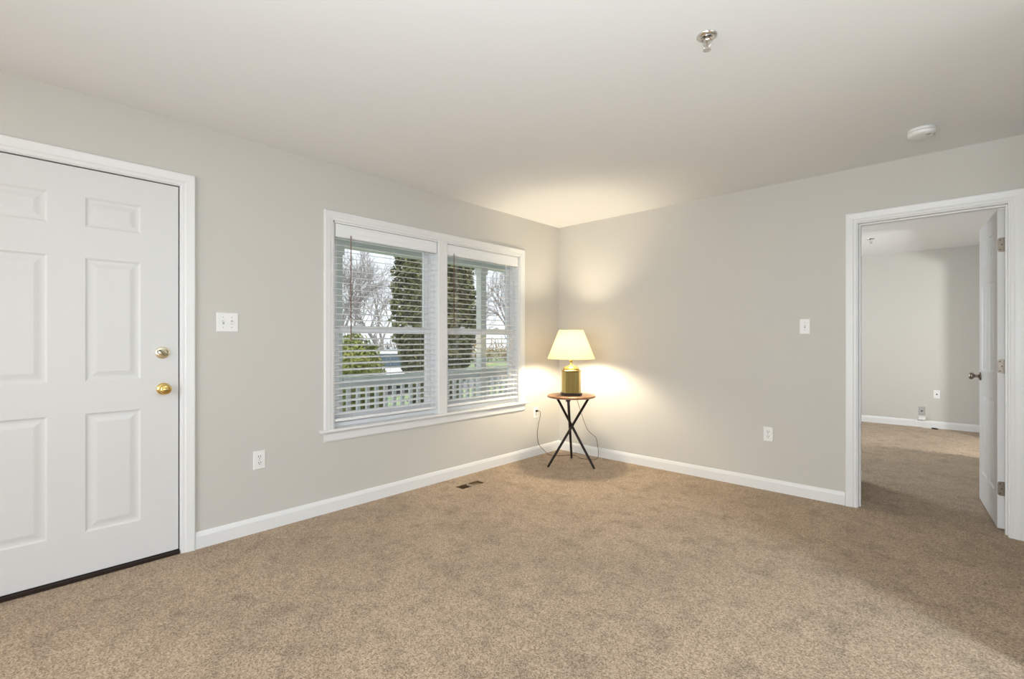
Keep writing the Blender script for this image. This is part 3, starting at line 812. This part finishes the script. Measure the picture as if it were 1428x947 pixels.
def evergreen(loc, rad, h, label, n=22000):
    r = empty('evergreen_tree', loc); tag(r, label, 'tree')
    def prof(t): return rad * (min(1, 0.42 + 1.27 * t) if t < 0.45 else (1.0 - 0.12 * ((t - 0.45) / 0.55))) * math.sqrt(max(0.0, 1 - max(0, (t - 0.80) / 0.2) ** 2.2))
    core = MB().lathe([(max(0.01, prof(t) * 0.80), 0.25 + t * (h - 0.35)) for t in [i / 16 for i in range(17)]], 20)
    core.build('inner_branches', M['leaf_dark'], r)
    mb = MB()
    def shp():
        t = rng.random() ** 0.9; th = rng.uniform(0, 2 * math.pi)
        rr = prof(t) * (0.84 + 0.20 * rng.random()) * (1 + 0.07 * math.sin(5 * th + 9 * t) + 0.05 * math.sin(13 * t * 6 + th * 3))
        return Vector((rr * math.cos(th), rr * math.sin(th), 0.2 + t * (h - 0.25))), Vector((math.cos(th), math.sin(th), 0.7))
    leafy(mb, n, 0.095, shp); mb.build('foliage', M['leaf_dark'], r)
    MB().tube([(0, 0, 0), (0, 0, 0.6)], [0.12, 0.10], 10).build('trunk', M['bark'], r)
    return r


def bush(loc, rx, ry, h, label, m, n=8000):
    r = empty('garden_bush', loc); tag(r, label, 'bush')
    core = MB().lathe([(max(0.005, math.sqrt(max(0, 1 - (2 * t - 1) ** 2)) * 0.85), t) for t in [i / 12 for i in range(13)]], 20, Matrix.Diagonal((rx, ry, h * 0.93, 1)))
    core.build('inner_branches', m, r)
    mb = MB()
    def shp():
        u = rng.uniform(-0.9, 1); th = rng.uniform(0, 2 * math.pi); q = math.sqrt(1 - u * u)
        k_ = (0.86 + 0.18 * rng.random()) * (1 + 0.06 * math.sin(4 * th + 5 * u))
        return Vector((rx * q * math.cos(th) * k_, ry * q * math.sin(th) * k_, h * 0.5 * (1 + u * k_))), Vector((q * math.cos(th), q * math.sin(th), u))
    leafy(mb, n, 0.075, shp); mb.build('foliage', m, r)
    return r


evergreen((-4.5, 1.77, GZ), 0.80, 4.35, 'tall dense evergreen outside, behind the window mullion')
bush((-3.75, -0.44, GZ), 0.55, 0.50, 1.93, 'round yellow green bush beyond the porch railing', M['leaf_light'])


def car(loc, rz, paint, label):
    r = empty('parked_car', loc, rz); tag(r, label, 'car', 'parked cars beyond the lawn')
    # body: side profile stations along x with half widths
    st = [(-2.20, 0.42, 0.70, 0.70), (-2.12, 0.32, 0.86, 0.80), (-1.55, 0.27, 0.96, 0.88), (-0.6, 0.25, 0.98, 0.90), (0.6, 0.25, 0.96, 0.90), (1.35, 0.27, 0.88, 0.88), (2.05, 0.32, 0.76, 0.80), (2.22, 0.42, 0.62, 0.66)]
    b = MB(); b.loft([[Vector(p) for p in ((x, -w * .94, a), (x, w * .94, a), (x, w, a + (c - a) * .45), (x, w * .94, c - .05), (x, w * .78, c), (x, -w * .78, c), (x, -w * .94, c - .05), (x, -w, a + (c - a) * .45))] for x, a, c, w in st])
    b.build('body', paint, r, bevel=0.02)
    c = MB(); c.loft([[Vector((x * kx + ox, sgn * w, z)) for x, sgn in ((-1.35, -1), (0.95, -1), (0.95, 1), (-1.35, 1))] for kx, ox, w, z in ((1.06, 0, 0.80, 0.93), (0.66, -0.10, 0.62, 1.38))])
    c.build('cabin_glass', M['carglass'], r, bevel=0.02)
    t = MB(); t.loft([[Vector((x * kx - .1, sgn * w, z)) for x, sgn in ((-1.35, -1), (0.95, -1), (0.95, 1), (-1.35, 1))] for kx, w, z in ((0.68, 0.64, 1.36), (0.62, 0.58, 1.43))]); t.build('roof', paint, r, bevel=0.02)
    for s in (-1, 1):
        for xb, xt in ((-1.42, -0.98), (-0.25, -0.22), (1.00, 0.52)): MB().tube([(xb, s * 0.80, 0.94), (xt, s * 0.632, 1.38)], 0.03, 6).build('roof_pillar', paint, r)
    for x in (-1.35, 1.38):
        for s in (-1, 1):
            w = MB().lathe([(0.0, -0.1), (0.27, -0.1), (0.31, -0.06), (0.31, 0.06), (0.27, 0.1), (0.0, 0.1)], 24, AX((x, s * 0.80, 0.312), (0, 1, 0))).build('wheel', M['tyre'], r)
            MB().lathe([(0.0, 0.0), (0.19, 0.0), (0.17, 0.02), (0.05, 0.03), (0, 0.03)], 18, AX((x, s * 0.895, 0.312), (0, s, 0))).build('hubcap', M['chrome'], w)
    for s in (-1, 1): MB().box((2.10, s * 0.42, 0.60), (2.19, s * 0.66, 0.70)).build('headlight', M['carglass'], r, bevel=0.02)
    return r


car((-12.6, 6.05, GZ + 0.02), R(-40), M['carpaint'], 'white parked car glimpsed between bush and evergreen')
car((-16.9, 9.2, GZ + 0.02), R(-60), M['carpaint2'], 'silver blue car parked behind the white car')


def bare_tree(loc, h, seed, label):
    g = random.Random(seed); r = empty('bare_tree', loc); tag(r, label, 'tree', 'leafless trees beyond the lawn')
    tr = MB(); br = MB()
    def grow(p, d, ln, rad, lvl):
        pts = [p]; q = p.copy(); dd = d.copy()
        for _ in range(3):
            dd = (dd + Vector((g.gauss(0, .13), g.gauss(0, .13), g.gauss(0.05, .10)))).normalized(); q = q + dd * ln / 3; pts.append(q.copy())
        (tr if lvl == 0 else br).tube(pts, [rad, rad * .85, rad * .7, rad * .55], 6 if lvl < 2 else 4, cap=False)
        if lvl >= 6: return
        for _ in range(g.choice((3, 3, 4)) if lvl < 5 else 3):
            i = g.choice((1, 2, 3, 3)); ax = Vector((g.gauss(0, 1), g.gauss(0, 1), g.gauss(0, 1))).normalized()
            nd = (Matrix.Rotation(R(g.uniform(18, 52)), 3, ax) @ dd).normalized(); nd.z += 0.06
            grow(pts[i], nd.normalized(), ln * g.uniform(.62, .82), rad * .55, lvl + 1)
    grow(Vector((0, 0, 0)), Vector((g.gauss(0, .05), g.gauss(0, .05), 1)).normalized(), h * .27, h * .014, 0)
    tr.build('trunk', M['bark'], r); br.build('branches', M['bark'], r)
    return r


trees = [(-17.0, 6.3, 8.0, 1, 'leafless tree seen highest in the window nearer the front door'), (-24.0, 12.6, 10, 2, 'leafless tree just beside the evergreen'),
         (-23.5, 5.8, 8.0, 3, 'leafless tree just behind the first porch post'), (-37, 17.2, 13, 4, 'tall distant leafless tree behind the parked cars'),
         (-15.5, 13.2, 6.5, 5, 'leafless tree seen beside the second porch post'), (-17.0, 18.0, 9, 6, 'leafless tree beyond the second porch post'),
         (-9.0, 10.0, 6.5, 8, 'leafless tree behind the end of the porch railing'), (-25, 20.5, 11, 9, 'leafless tree farthest behind the evergreen'),
         (-19.5, 9.9, 8.5, 10, 'leafless tree just above the yellow green bush'), (-11.5, 16.4, 7, 11, 'thin leafless tree far down the row past the railing end'),
         (-27.5, 11.6, 10, 12, 'leafless tree behind the one above the yellow green bush')]
for x, y, h, s, lb in trees: bare_tree((x, y, GZ), h, s, lb)
th = MB(); tg = random.Random(3)
for i in range(5200):
    t = tg.random(); x = -31 + 30 * max(0, t - .45) + tg.gauss(0, 1.2); y = -2 + 46 * t; z = GZ + abs(tg.gauss(0, 0.75))
    p = Vector((x, y, z)); d = Vector((tg.gauss(0, .6), tg.gauss(0, .6), 1)).normalized() * tg.uniform(.4, 1.3)
    w = Vector((tg.gauss(0, 1), tg.gauss(0, 1), 0)).normalized() * 0.05
    th.add([p - w, p + w, p + d], [(0, 1, 2)])
o = th.build('thicket_undergrowth', M['brush']); tag(o, 'brown leafless undergrowth along the far edge of the lawn', 'undergrowth', kind='stuff')
